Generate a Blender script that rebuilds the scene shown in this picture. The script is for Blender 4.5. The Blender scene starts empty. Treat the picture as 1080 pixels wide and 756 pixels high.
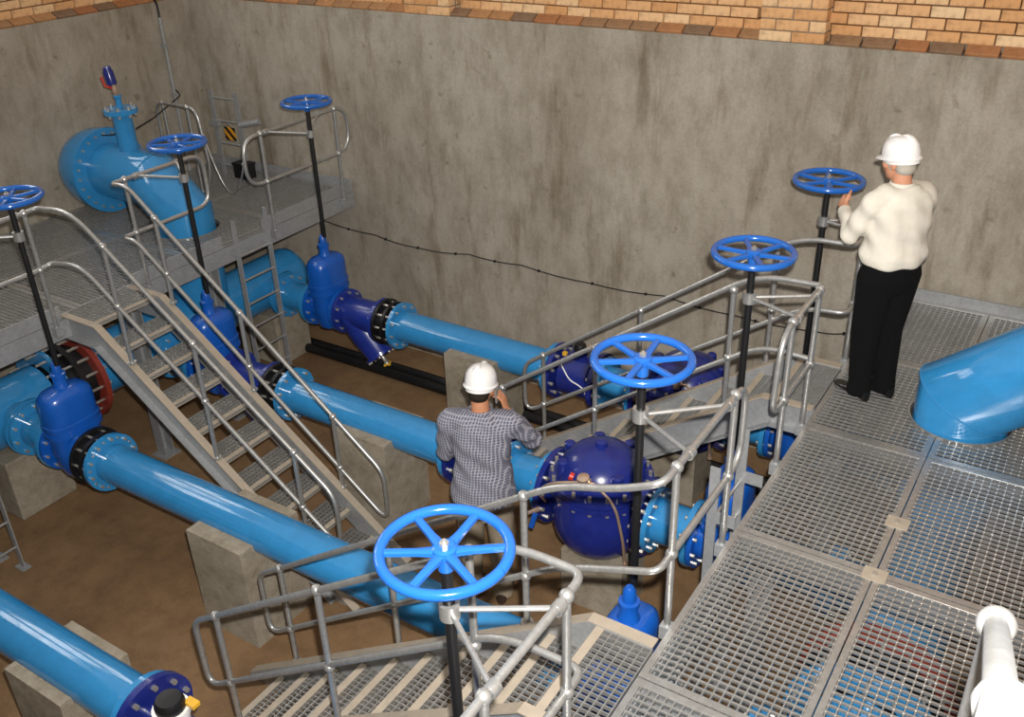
import bpy, bmesh, math, random
import numpy as np
from mathutils import Vector, Matrix, Quaternion
random.seed(7)
S = bpy.context.scene
COL = S.collection
PI = math.pi

# ------------------------------------------------------------------ camera
YAW, PIT, ROL, FPX = math.radians(-33.5), math.radians(28.7), math.radians(-1.99), 1005.2
CAM = Vector((0, 0, 5.3))
fw = Vector((math.sin(YAW)*math.cos(PIT), math.cos(YAW)*math.cos(PIT), -math.sin(PIT)))
rt = Vector((math.cos(YAW), -math.sin(YAW), 0)); up = rt.cross(fw)
cr, sr = math.cos(ROL), math.sin(ROL)
CX = rt*cr + up*sr; CY = up*cr - rt*sr
cd = bpy.data.cameras.new('camera'); cam = bpy.data.objects.new('camera', cd); COL.objects.link(cam)
cam.matrix_world = Matrix(((CX.x, CY.x, -fw.x, CAM.x), (CX.y, CY.y, -fw.y, CAM.y), (CX.z, CY.z, -fw.z, CAM.z), (0, 0, 0, 1)))
cd.sensor_width = 36; cd.lens = 36*FPX/1080; cd.clip_start = .05
S.camera = cam
# ------------------------------------------------------------------ light
w = bpy.data.worlds.new('overcast_daylight'); S.world = w; w.use_nodes = True
bg = w.node_tree.nodes['Background']; bg.inputs[0].default_value = (1.0, .95, .87, 1); bg.inputs[1].default_value = .50
fl = bpy.data.lights.new('camera_flash', 'AREA'); fl.shape = 'DISK'; fl.size = .07; fl.energy = 415; fl.color = (1, .97, .92); fl.spread = math.radians(150)
flo = bpy.data.objects.new('camera_flash', fl); COL.objects.link(flo)
flo.location = CAM + CX*.07 + CY*.16; flo.rotation_euler = cam.matrix_world.to_euler()
vs = S.view_settings; vs.view_transform = 'Standard'; vs.look = 'None'; vs.exposure = 0.0; vs.gamma = 1; vs.use_curve_mapping = False

# ------------------------------------------------------------------ materials
def nmat(name):
    m = bpy.data.materials.new(name); m.use_nodes = True
    nt = m.node_tree; b = nt.nodes['Principled BSDF']; return m, nt, b
def noise(nt, scale, detail=4, rough=.6, vec=None, coord='Object', sc=None):
    tc = nt.nodes.new('ShaderNodeTexCoord'); n = nt.nodes.new('ShaderNodeTexNoise')
    n.inputs['Scale'].default_value = scale; n.inputs['Detail'].default_value = detail; n.inputs['Roughness'].default_value = rough
    src = tc.outputs[coord]
    if sc:
        mp = nt.nodes.new('ShaderNodeMapping'); mp.inputs['Scale'].default_value = sc
        nt.links.new(src, mp.inputs[0]); src = mp.outputs[0]
    nt.links.new(src, n.inputs['Vector']); return n
def ramp(nt, fac, stops):
    r = nt.nodes.new('ShaderNodeValToRGB'); e = r.color_ramp.elements
    while len(e) < len(stops): e.new(.5)
    for el, (p, c) in zip(e, stops): el.position = p; el.color = (*c, 1)
    nt.links.new(fac, r.inputs[0]); return r
def mixc(nt, fac, a, b, mode='MIX'):
    m = nt.nodes.new('ShaderNodeMix'); m.data_type = 'RGBA'; m.blend_type = mode
    for i, v in ((0, fac), (6, a), (7, b)):
        if hasattr(v, 'is_linked') or hasattr(v, 'links'): nt.links.new(v, m.inputs[i])
        elif i == 0: m.inputs[0].default_value = v
        else: m.inputs[i].default_value = (*v, 1)
    return m.outputs[2]
def bump(nt, b, h, strength, dist):
    n = nt.nodes.new('ShaderNodeBump'); n.inputs['Strength'].default_value = strength; n.inputs['Distance'].default_value = dist
    nt.links.new(h, n.inputs['Height']); nt.links.new(n.outputs[0], b.inputs['Normal'])
def paint(name, col, rough=.25, var=.12, metal=0, coat=.3, bumpd=.0):
    m, nt, b = nmat(name)
    n = noise(nt, 9, 5, .65)
    lo = tuple(c*(1-var) for c in col); hi = tuple(min(1, c*(1+var)) for c in col)
    r = ramp(nt, n.outputs[0], [(.3, lo), (.7, hi)]); nt.links.new(r.outputs[0], b.inputs['Base Color'])
    b.inputs['Roughness'].default_value = rough; b.inputs['Metallic'].default_value = metal
    b.inputs['Coat Weight'].default_value = coat; b.inputs['Coat Roughness'].default_value = .05
    if bumpd: bump(nt, b, n.outputs[0], .5, bumpd)
    return m
M = {}
M['pipe'] = paint('pipe_blue_paint', (.029, .220, .485), .13, .08)
M['valve'] = paint('valve_blue_epoxy', (.006, .085, .41), .28, .1)
M['wheel'] = paint('handwheel_blue', (.012, .108, .43), .16, .06)
M['navy'] = paint('navy_epoxy', (.010, .019, .165), .26, .15)
M['strainer'] = paint('strainer_blue', (.012, .028, .225), .3, .15)
M['black'] = paint('black_rubber', (.006, .006, .007), .45, .2, coat=0)
M['red'] = paint('red_oxide_flange', (.22, .03, .018), .5, .2, coat=0)
M['yellow'] = paint('yellow_paint', (.75, .42, .03), .4, .1)
M['redp'] = paint('red_paint', (.5, .03, .02), .35, .1)
M['cream'] = paint('cream_box', (.55, .5, .38), .5, .08, coat=0)
M['copper'] = paint('copper_tube', (.75, .55, .42), .3, .1, metal=.8, coat=0)
M['zinc'] = paint('zinc_bolts', (.5, .48, .44), .38, .2, metal=.7, coat=0)
M['nosing'] = paint('nosing_strip', (.36, .305, .24), .55, .1, metal=.1, coat=0)  # tan: warm reflection of the bricks put into the base colour
M['white'] = paint('white_plastic', (.85, .84, .82), .3, .02)
def galv(name, col, rough, metal):
    m, nt, b = nmat(name)
    v = nt.nodes.new('ShaderNodeTexVoronoi'); v.inputs['Scale'].default_value = 45
    tc = nt.nodes.new('ShaderNodeTexCoord'); nt.links.new(tc.outputs['Object'], v.inputs['Vector'])
    n = noise(nt, 6, 4)
    c1 = ramp(nt, v.outputs['Color'], [(.1, tuple(c*.82 for c in col)), (.9, tuple(min(1, c*1.12) for c in col))])
    c2 = mixc(nt, n.outputs[0], c1.outputs[0], tuple(c*.7 for c in col))
    nt.links.new(c2, b.inputs['Base Color'])
    b.inputs['Roughness'].default_value = rough; b.inputs['Metallic'].default_value = metal
    return m
M['galv'] = galv('galvanised_tube', (.56, .56, .55), .36, .75)
M['plate'] = galv('galvanised_plate', (.42, .43, .44), .5, .45)
M['grate'] = galv('galvanised_grating', (.50, .495, .48), .34, .7)
def concrete(name, base, dark, light, streak=True, sc=1.0):
    m, nt, b = nmat(name)
    n1 = noise(nt, 1.1*sc, 6, .62, sc=(1, 1, .6) if streak else None); n2 = noise(nt, 6*sc, 6, .7, sc=(1, 1, .5) if streak else None); n3 = noise(nt, 55, 3, .6)
    r1 = ramp(nt, n1.outputs[0], [(.3, dark), (.52, base), (.75, light)])
    r2 = ramp(nt, n2.outputs[0], [(.3, (.72, .70, .66)), (.55, (1, 1, 1)), (.8, (1.08, 1.08, 1.08))])
    c = mixc(nt, 1.0, r1.outputs[0], r2.outputs[0], 'MULTIPLY')
    r3 = ramp(nt, n3.outputs[0], [(.3, (.82, .82, .82)), (.7, (1.08, 1.08, 1.08))])
    c = mixc(nt, .7, c, r3.outputs[0], 'MULTIPLY')
    if streak:
        n4 = noise(nt, 4.5, 5, .65, sc=(1, 1, .16)); r4 = ramp(nt, n4.outputs[0], [(.30, (.5, .43, .33)), (.46, (1, 1, 1))])
        c = mixc(nt, .7, c, r4.outputs[0], 'MULTIPLY')
        n5 = noise(nt, 7, 3, .5); r5 = ramp(nt, n5.outputs[0], [(.66, (1, 1, 1)), (.76, (.42, .36, .27))])
        c = mixc(nt, .6, c, r5.outputs[0], 'MULTIPLY')
    nt.links.new(c, b.inputs['Base Color']); b.inputs['Roughness'].default_value = .85
    bump(nt, b, n2.outputs[0], .35, .02)
    return m
M['wallc'] = concrete('cast_concrete', (.335, .298, .243), (.265, .230, .180), (.40, .362, .305))
M['plinth'] = concrete('plinth_concrete', (.30, .26, .20), (.22, .185, .135), (.36, .32, .26), False, 2)
M['floorc'] = concrete('dusty_floor', (.205, .118, .054), (.135, .077, .036), (.25, .155, .08), False, .8)
M['mortar'] = concrete('mortar', (.26, .2, .14), (.2, .15, .1), (.32, .26, .19), False, 3)
M['ledge'] = concrete('ledge_concrete', (.3, .27, .23), (.25, .22, .18), (.35, .32, .28), False, 2)
def brickmat(name, a, b_, c_):
    m, nt, b = nmat(name)
    oi = nt.nodes.new('ShaderNodeObjectInfo')
    r = ramp(nt, oi.outputs['Random'], [(0, a), (.5, b_), (1, c_)])
    n = noise(nt, 14, 5, .7); r2 = ramp(nt, n.outputs[0], [(.28, (.55, .5, .48)), (.5, (1, 1, 1)), (.8, (1.12, 1.1, 1.05))])
    nt.links.new(mixc(nt, .9, r.outputs[0], r2.outputs[0], 'MULTIPLY'), b.inputs['Base Color'])
    b.inputs['Roughness'].default_value = .8; bump(nt, b, n.outputs[0], .4, .004); return m
M['brick'] = brickmat('face_brick', (.55, .28, .11), (.66, .39, .19), (.70, .50, .29))
M['sill'] = brickmat('sill_brick', (.33, .13, .05), (.40, .21, .09), (.20, .125, .075))
def brickwall(name):
    m, nt, b = nmat(name); t = nt.nodes.new('ShaderNodeTexBrick'); tc = nt.nodes.new('ShaderNodeTexCoord'); mp = nt.nodes.new('ShaderNodeMapping')
    mp.inputs['Rotation'].default_value = (PI/2, 0, 0); nt.links.new(tc.outputs['Object'], mp.inputs[0]); nt.links.new(mp.outputs[0], t.inputs[0])
    t.inputs['Color1'].default_value = (.5, .235, .085, 1); t.inputs['Color2'].default_value = (.62, .36, .16, 1); t.inputs['Mortar'].default_value = (.26, .2, .14, 1)
    t.inputs['Scale'].default_value = 1; t.inputs['Brick Width'].default_value = .24; t.inputs['Row Height'].default_value = .085; t.inputs['Mortar Size'].default_value = .006
    nt.links.new(t.outputs[0], b.inputs['Base Color']); b.inputs['Roughness'].default_value = .8; return m
M['brickwall'] = brickwall('brick_wall_far')

# ------------------------------------------------------------------ mesh helpers
class MB:
    def __init__(s): s.v = []; s.f = []
    def add(s, vs, fs):
        o = len(s.v); s.v.extend([tuple(p) for p in vs]); s.f.extend([tuple(i+o for i in f) for f in fs]); return s
    def box(s, a, b):
        (x0, y0, z0), (x1, y1, z1) = a, b
        return s.add([(x0,y0,z0),(x1,y0,z0),(x1,y1,z0),(x0,y1,z0),(x0,y0,z1),(x1,y0,z1),(x1,y1,z1),(x0,y1,z1)],
              [(3,2,1,0),(4,5,6,7),(0,1,5,4),(1,2,6,5),(2,3,7,6),(3,0,4,7)])
    def obox(s, c, ax, ay, az):
        c, ax, ay, az = map(Vector, (c, ax, ay, az)); vs = []
        for k in (-1, 1):
            for i, j in ((-1,-1),(1,-1),(1,1),(-1,1)): vs.append(c+ax*i+ay*j+az*k)
        return s.add(vs, [(3,2,1,0),(4,5,6,7),(0,1,5,4),(1,2,6,5),(2,3,7,6),(3,0,4,7)])
    def bar(s, p, q, wd, ht, upv=(0,0,1)):
        p, q = Vector(p), Vector(q); d = (q-p); L = d.length; d /= L; u = Vector(upv); sd = d.cross(u).normalized(); u = sd.cross(d)
        return s.obox((p+q)/2, d*L/2, sd*wd/2, u*ht/2)
    def rings(s, rs, closed_ends=True):
        n = len(rs[0]); vs = [p for r in rs for p in r]; fs = []
        for k in range(len(rs)-1):
            for i in range(n):
                j = (i+1) % n; fs.append((k*n+i, k*n+j, (k+1)*n+j, (k+1)*n+i))
        if closed_ends: fs.append(tuple(range(n-1, -1, -1))); fs.append(tuple(range((len(rs)-1)*n, len(rs)*n)))
        return s.add(vs, fs)
    def tube(s, pts, r, n=10, cap=True):
        pts = [Vector(p) for p in pts]; rr = r if isinstance(r, (list, tuple)) else [r]*len(pts); rs = []; u = None
        for i, p in enumerate(pts):
            d = (pts[min(i+1, len(pts)-1)]-pts[max(i-1, 0)]).normalized()
            if u is None:
                u = d.orthogonal().normalized()
            else:
                u = (u-d*u.dot(d)); u = u.normalized() if u.length > 1e-5 else d.orthogonal().normalized()
            v = d.cross(u)
            rs.append([p+(u*math.cos(2*PI*k/n)+v*math.sin(2*PI*k/n))*rr[i] for k in range(n)])
        return s.rings(rs, cap)
    def lathe(s, prof, o=(0,0,0), ax=(1,0,0), n=24):
        o, ax = Vector(o), Vector(ax).normalized(); u = ax.orthogonal().normalized(); v = ax.cross(u)
        rs = [[o+ax*t+(u*math.cos(2*PI*k/n)+v*math.sin(2*PI*k/n))*max(r, 1e-4) for k in range(n)] for t, r in prof]
        return s.rings(rs, True)
    def ring(s, t0, t1, ri, ro, o=(0,0,0), ax=(1,0,0), n=32):
        o, ax = Vector(o), Vector(ax).normalized(); u = ax.orthogonal().normalized(); v = ax.cross(u); vs = []; fs = []
        for t, r in ((t0, ri), (t0, ro), (t1, ro), (t1, ri)):
            vs += [o+ax*t+(u*math.cos(2*PI*k/n)+v*math.sin(2*PI*k/n))*r for k in range(n)]
        for q in range(4):
            for i in range(n):
                j = (i+1) % n; fs.append((q*n+i, q*n+j, ((q+1) % 4)*n+j, ((q+1) % 4)*n+i))
        return s.add(vs, fs)
    def sphere(s, c, r, n=12, m=8, sc=(1,1,1)):
        c = Vector(c)
        return s.rings([[c+Vector((math.cos(2*PI*k/n)*math.sin(a)*r*sc[0], math.sin(2*PI*k/n)*math.sin(a)*r*sc[1], -math.cos(a)*r*sc[2])) for k in range(n)]
                        for a in [PI*(.02+.96*i/(m)) for i in range(m+1)]])
    def bolts(s, t0, t1, rb, cnt, rbolt, o=(0,0,0), ax=(1,0,0), ph=0):
        o, ax = Vector(o), Vector(ax).normalized(); u = ax.orthogonal().normalized(); v = ax.cross(u)
        for k in range(cnt):
            a = 2*PI*(k+ph)/cnt; c = o+(u*math.cos(a)+v*math.sin(a))*rb
            s.lathe([(t0, rbolt), (t1, rbolt)], c, ax, 6)
        return s
    def mesh(s, name):
        m = bpy.data.meshes.new(name); m.from_pydata(s.v, [], s.f)
        bm = bmesh.new(); bm.from_mesh(m); bmesh.ops.recalc_face_normals(bm, faces=bm.faces); bm.to_mesh(m); bm.free()
        return m
    def build(s, name, mat, parent=None, smooth=True, kind=None, label=None, loc=None, bevel=0):
        m = s.mesh(name); m.materials.append(mat)
        if smooth:
            m.polygons.foreach_set('use_smooth', [True]*len(m.polygons)); m.set_sharp_from_angle(angle=math.radians(38))
        o = bpy.data.objects.new(name, m); COL.objects.link(o)
        if parent is not None: o.parent = parent
        if loc is not None: o.location = loc
        if kind: o['kind'] = kind
        if label: o['label'] = label
        if bevel:
            b = o.modifiers.new('bevel', 'BEVEL'); b.width = bevel; b.segments = 2
        return o
def tag(o, label, cat, group=None):
    o['label'] = label; o['category'] = cat
    if group: o['group'] = group
    return o
def thing(name, label, cat, loc=(0,0,0), group=None):
    o = bpy.data.objects.new(name, None); COL.objects.link(o); o.location = loc; o.empty_display_size = .1
    return tag(o, label, cat, group)
def copy_tree(o, loc=None, label=None, parent=None):
    c = o.copy(); COL.objects.link(c)
    if parent is not None: c.parent = parent
    if loc is not None: c.location = loc
    if label: c['label'] = label
    for ch in list(o.children): copy_tree(ch, parent=c)
    return c
def struct(o):
    o['kind'] = 'structure'; return o
def fillet(pts, rad, n=6):
    pts = [Vector(p) for p in pts]; out = [pts[0]]
    for i in range(1, len(pts)-1):
        a, b, c = pts[i-1], pts[i], pts[i+1]; r = rad[i] if isinstance(rad, dict) and i in rad else (rad if not isinstance(rad, dict) else rad.get('d', .1))
        d1 = (a-b); d2 = (c-b); l1, l2 = d1.length, d2.length; d1 /= l1; d2 /= l2
        t = min(r, l1*.49, l2*.49); p0 = b+d1*t; p1 = b+d2*t
        for k in range(n+1):
            s = k/n; out.append(p0*(1-s)**2+b*2*s*(1-s)+p1*s*s)
    out.append(pts[-1]); return out
def rel(pts, base): return [Vector(p)-Vector(base) for p in pts]

# ------------------------------------------------------------------ the setting
YB, XL, XR, YF, ZT, ZP = 7.70, -9.38, 1.75, .38, 3.81, 1.90     # back wall, left wall, right wall, front wall, wall top, platform level
struct(MB().box((XL-.4, YF-.4, -.2), (XR+.4, YB+.4, 0)).build('floor', M['floorc'], smooth=False))
wb = struct(MB().box((XL-.4, YB, 0), (XR+.4, YB+.4, ZT)).build('wall_back', M['wallc'], smooth=False))
wl = struct(MB().box((XL-.4, YF-.4, 0), (XL, YB, ZT)).build('wall_left', M['wallc'], smooth=False))
struct(MB().box((XR, YF-.4, 0), (XR+.4, YB, ZT)).build('wall_right', M['wallc'], smooth=False))
struct(MB().box((XL, YF-.4, 0), (XR, YF, ZT)).build('wall_front', M['wallc'], smooth=False))
struct(MB().box((XL-.4, -4, ZT-.2), (XR+.4, YF-.4, ZT)).build('floor_ledge', M['ledge'], smooth=False))
# upper brick walls: core + bricks
ZB = 6.6; SET = .11
ub = struct(MB().box((XL-.4, YB+SET+.11, ZT), (XR+.4, YB+.45, ZB)).build('wall_back_upper', M['mortar'], smooth=False))
ul = struct(MB().box((XL-.45, -4, ZT), (XL-SET-.11, YB+.45, ZB)).build('wall_left_upper', M['mortar'], smooth=False))
struct(MB().box((XR+.1, -4, ZT), (XR+.4, YB+.24, ZB)).build('wall_right_upper', M['brickwall'], smooth=False))
struct(MB().box((XL, -4.3, ZT), (XR+.4, -4, ZB)).build('wall_front_upper', M['brickwall'], smooth=False))
BL, BH, BD, MJ = .225, .076, .11, .010
def brick_mesh(l, h, d, name):
    mb = MB().box((-l/2, -d/2, -h/2), (l/2, d/2, h/2)); m = mb.mesh(name)
    bm = bmesh.new(); bm.from_mesh(m); bmesh.ops.bevel(bm, geom=list(bm.edges), offset=.004, segments=1, affect='EDGES'); bm.to_mesh(m); bm.free(); return m
bmF = brick_mesh(BL, BH, BD, 'brick'); bmF.materials.append(M['brick'])
bmS = brick_mesh(BL, BH, BD, 'sill_brick'); bmS.materials.append(M['sill'])
bmH = brick_mesh(.105, BH, BD, 'half_brick'); bmH.materials.append(M['brick'])
def putbrick(mesh, name, par, loc, rot=(0,0,0)):
    o = bpy.data.objects.new(name, mesh); COL.objects.link(o); o.parent = par; o.location = loc; o.rotation_euler = rot
piers = [(-6.22, -5.68), (-2.63, -2.11)]
slope = math.atan2(.058, SET)
# sloped sill bricks on the ledge
x = XL+.02
while x < .2:
    if not any(a-.0 < x+BL/2 < b+.0 for a, b in piers):
        putbrick(bmS, 'sill_brick', ub, (x+BL/2, YB+SET/2+.018, ZT+.012), (slope, 0, random.uniform(-.02, .02)))
    x += BL+MJ+.008
for r in range(5):
    z = ZT+.062+BH/2+r*(BH+MJ); off = (r % 2)*(BL+MJ)/2; xmin = [-7.6, -6.6, -4.9, -3.2, -1.6][r]
    x = XL+.0+off
    while x < .4:
        if x > xmin-.4 and not any(a-.0 < x+BL/2 < b+.0 for a, b in piers):
            putbrick(bmF, 'brick', ub, (x+BL/2, YB+SET+.055+random.uniform(-.004, .004), z))
        x += BL+MJ
MB().box((XL-.3, YB+SET+.05, ZT+.062+5*(BH+MJ)), (XR+.1, YB+SET+.13, ZB)).build('upper_brickwork', M['brickwall'], ub, False)
for a, b in piers:
    l2 = (b-a-MJ)/2; pbm = [brick_mesh((b-a-2*MJ-l2)/2, BH, BD, 'half_brick'), brick_mesh(l2, BH, BD, 'brick')]
    for m_ in pbm: m_.materials.append(M['brick'])
    p = MB().box((a+.006, YB+.012, ZT+.001), (b-.006, YB+.24, ZB)).build('pier', M['mortar'], ub, False)
    for r in range(5):
        z = ZT+.004+BH/2+r*(BH+MJ); x = a
        l2 = (b-a-MJ)/2; q = (b-a-2*MJ-l2)/2
        for l in ([l2, l2] if r % 2 == 0 else [q, l2, q]):
            putbrick(pbm[l == l2], 'brick', p, (x+l/2, YB+.055+random.uniform(-.003, .003), z)); x += l+MJ
        putbrick(bmF, 'brick', p, (b-BD/2, YB+.13+BL/2, z), (0, 0, PI/2))
y = 4.6
while y < YB:
    putbrick(bmS, 'sill_brick', ul, (XL-SET/2-.018, y+BL/2, ZT+.012), (slope, 0, PI/2)); y += BL+MJ+.008
for r in range(4):
    z = ZT+.062+BH/2+r*(BH+MJ); y = 4.7+(r % 2)*(BL+MJ)/2; ymax = [YB, 7.0, 6.4, 6.0][r]
    while y < ymax:
        putbrick(bmF, 'brick', ul, (XL-SET-.055+random.uniform(-.004, .004), y+BL/2, z), (0, 0, PI/2)); y += BL+MJ
# daylight windows high in the left brick wall (their grid shows in the gloss of the pipes)
def daylight():
    m, nt, b = nmat('daylight_pane'); b.inputs['Base Color'].default_value = (.8, .85, .9, 1)
    b.inputs['Emission Color'].default_value = (1, .98, .95, 1); b.inputs['Emission Strength'].default_value = 7.5; return m
M['daylight'] = daylight()
for wi, wy in enumerate((1.9, 3.9, 5.9)):
    wx, z0, wh, ww = XL-SET-.10, 4.75, 1.45, 1.5
    fr = MB()
    for k in range(5):
        fr.box((-.02, -ww/2+ww*k/4-.025, 0), (.05, -ww/2+ww*k/4+.025, wh)); fr.box((-.02, -ww/2-.025, wh*k/4-.025), (.05, ww/2+.025, wh*k/4+.025))
    wo = struct(fr.build(f'window_{wi+1}', M['white'], smooth=False, loc=(wx, wy, z0)))
    for i in range(4):
        for j in range(4):
            MB().box((.0, -ww/2+ww*i/4+.025, wh*j/4+.025), (.012, -ww/2+ww*(i+1)/4-.025, wh*(j+1)/4-.025)).build('pane', M['daylight'], wo, False)
# surface cables, conduit
cab = [(-9.2, 1.47), (-7.69, 1.41), (-6.9, 1.37), (-6.29, 1.33), (-5.6, 1.39), (-4.93, 1.40), (-4.1, 1.37), (-3.32, 1.41), (-2.6, 1.37), (-1.87, 1.39), (-1.55, 1.46), (-.76, 1.36), (.6, 1.4)]
pts = []
for i in range(len(cab)-1):
    for k in range(4):
        s = k/4; pts.append((cab[i][0]*(1-s)+cab[i+1][0]*s, YB-.014, cab[i][1]*(1-s)+cab[i+1][1]*s-.02*math.sin(PI*s)))
wc = thing('wall_cable', 'thin black cable clipped along the bare concrete back wall', 'cable', (-9.2, YB, 1.4))
MB().tube(rel(pts, (-9.2, YB, 1.4)), .0065, 6).build('cable', M['black'], wc)
for i in range(0, len(pts), 3):
    p = Vector(pts[i])-Vector((-9.2, YB, 1.4)); MB().box((p.x-.009, -.022, p.z-.012), (p.x+.009, 0, p.z+.012)).build('clip', M['black'], wc, False)
cd0 = (XL, 7.25, 1.9)
cn = thing('conduit', 'grey steel conduit running down the concrete wall by the corner', 'conduit', cd0)
MB().tube([(.03, 0, .0), (.03, 0, 1.75)], .02, 8).build('conduit_tube', M['plate'], cn)
MB().tube(fillet([(.03, 0, 1.74), (.03, 0, 1.92), (.03, -.12, 2.02)], .06), .012, 6).build('cable_tail', M['black'], cn)
for z in (.35, .9, 1.45): MB().box((0, -.04, z-.015), (.056, .04, z+.015)).build('saddle_clip', M['plate'], cn, False)
for i in range(2):
    yy = 7.03+i*.115
    tag(MB().tube([(-9.2, yy, .055), (-6, yy+.015*i, .055), (-4, yy-.01, .055), (-1.4, yy, .055)], .054, 10).build('floor_pipe', M['black']),
        ['black pipe lying on the floor, on the side away from the back wall', 'black pipe lying on the floor, on the side towards the back wall'][i], 'pipe', 'black pipes along the floor')

# ------------------------------------------------------------------ gratings and platforms
PITCH = .041
def grating(par, x0, x1, y0, y1, z=ZP, hole=None):
    cx, cy = (x0+x1)/2, (y0+y1)/2
    mb = MB(); bw = .006; base = Vector((cx, cy, z-.03))-par.location
    def spans(a0, a1, fixed, along):      # cut a bar at the round hole
        if not hole: return [(a0, a1)]
        hx, hy, hr = hole; d = (fixed-hy) if along == 'x' else (fixed-hx); c = hx if along == 'x' else hy
        if abs(d) >= hr: return [(a0, a1)]
        h = math.sqrt(hr*hr-d*d); return [(p, q) for p, q in ((a0, min(a1, c-h)), (max(a0, c+h), a1)) if q-p > .005]
    e = .004
    ny = int((y1-y0)/.041); nx = int((x1-x0)/PITCH)
    for i in range(1, ny):
        y = y0+i*(y1-y0)/ny
        for p, q in spans(x0+e, x1-e, y, 'x'): mb.box((p-cx, y-.005-cy, .018), (q-cx, y+.005-cy, .0315))
    for i in range(1, nx):
        x = x0+i*(x1-x0)/nx
        for p, q in spans(y0+e, y1-e, x, 'y'): mb.box((x-bw/2-cx, p-cy, .0), (x+bw/2-cx, q-cy, .03))
    fr = MB(); b = .036
    for (a, c) in (((x0+e, y0+e), (x1-e, y0+b)), ((x0+e, y1-b), (x1-e, y1-e)), ((x0+e, y0+b), (x0+b, y1-b)), ((x1-b, y0+b), (x1-e, y1-b))):
        if hole and (c[1]-a[1] < .06):
            for p, q in spans(a[0], c[0], (a[1]+c[1])/2, 'x'): fr.box((p-cx, a[1]-cy, 0), (q-cx, c[1]-cy, .033))
        elif hole:
            for p, q in spans(a[1], c[1], (a[0]+c[0])/2, 'y'): fr.box((a[0]-cx, p-cy, 0), (c[0]-cx, q-cy, .033))
        else: fr.box((a[0]-cx, a[1]-cy, 0), (c[0]-cx, c[1]-cy, .033))
    g = fr.build('grating_panel', M['grate'], par, False, loc=base)
    mb.build('grating_bars', M['grate'], g, False, kind='stuff')
    return g
XE, XW = -1.29, -7.12                       # edges of the two platforms
RH = (-.45, 5.92, .315); LH = (-7.80, 5.88, .33)
def platform(name, label, x_edge, x_wall, sgn, legs):
    t = thing(name, label, 'walkway', (x_edge, 4, 0)); o = Vector((x_edge, 4, 0))
    def B(nm, a, b): a, b = Vector(a)-o, Vector(b)-o; return MB().box([min(p, q) for p, q in zip(a, b)], [max(p, q) for p, q in zip(a, b)]).build(nm, M['plate'], t, False)
    B('edge_channel', (x_edge-.012*sgn, YF, ZP-.20), (x_edge+.05*sgn, 7.64, ZP-.034))
    B('edge_flange', (x_edge+.05*sgn, YF, ZP-.20), (x_edge+.09*sgn, 7.64, ZP-.185))
    B('wall_beam', (x_wall-.08*sgn, YF, ZP-.20), (x_wall-.02*sgn, 7.64, ZP-.034))
    for y in (.45, 1.67, 2.90, 4.13, 5.36, 6.5, 7.6):
        hx = (RH if sgn > 0 else LH)
        B('cross_beam', (x_edge+.05*sgn, y-.03, ZP-.16), (x_wall-.08*sgn, y+.03, ZP-.034))
    B('end_plate', (x_edge, 7.625, ZP-.2), (x_wall, 7.645, ZP+.10))
    for (lx, ly) in legs:
        q = MB().box((-.06, -.055, 0), (-.045, .055, ZP-.2)).box((-.045, -.055, 0), (.06, -.043, ZP-.2)).box((-.045, .043, 0), (.06, .055, ZP-.2)).build('leg', M['plate'], t, False, loc=Vector((lx, ly, 0))-o)
        MB().box((-.1, -.1, 0), (.1, .1, .012)).build('base_plate', M['plate'], q, False)
    return t
pr = platform('walkway_platform', 'galvanised grating walkway on which the man in black trousers stands', XE, XR, 1, [(-1.2, .9), (-1.2, 4.45), (-1.2, 5.98)])
pl = platform('walkway_platform', 'galvanised grating walkway along the far wall, with the flanged blue elbow', XW, XL, -1, [(-7.3, 4.72), (-7.22, 5.60), (-7.3, 2.85)])
rows = [(.42, 1.67), (1.67, 2.90), (2.90, 4.13), (4.13, 5.36), (5.36, 6.50), (6.50, 7.615)]
for (y0, y1) in rows:
    for (x0, x1) in ((XE, -.54), (-.54, .25), (.25, 1.0), (1.0, XR-.01)): grating(pr, x0, x1, y0, y1, hole=RH)
    for (x0, x1) in ((XL+.01, -8.25), (-8.25, XW)): grating(pl, x0, x1, y0, y1, hole=LH)
for par_, h_ in ((pr, RH), (pl, LH)):
    MB().ring(ZP-.035, ZP+.012, h_[2]-.008, h_[2]+.004, Vector((h_[0], h_[1], 0))-par_.location, (0, 0, 1), 48).build('hole_ring', M['grate'], par_)
o = Vector((XW, 4, 0))
for a, b in ((.4, 3.95), (4.68, 5.72), (6.26, 7.62)):
    MB().box(Vector((XW-.004, a, ZP-.03))-o, Vector((XW+.008, b, ZP+.095))-o).build('toe_plate', M['plate'], pl, False)
for (x, y) in ((-.54, 4.62), (-.54, 4.13)):
    c = thing('grating_clip', 'small square clip plate over the seam of the near walkway grating' if y > 4.5 else 'small clip plate where four near walkway gratings meet', 'clip', (x, y, ZP+.004))
    MB().box((-.06, -.05, 0), (.06, .05, .008)).build('clip_plate', M['nosing'], c, False); MB().lathe([(0, .014), (.014, .014)], (0, 0, .008), (0, 0, 1), 6).build('clip_bolt', M['zinc'], c)

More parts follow.
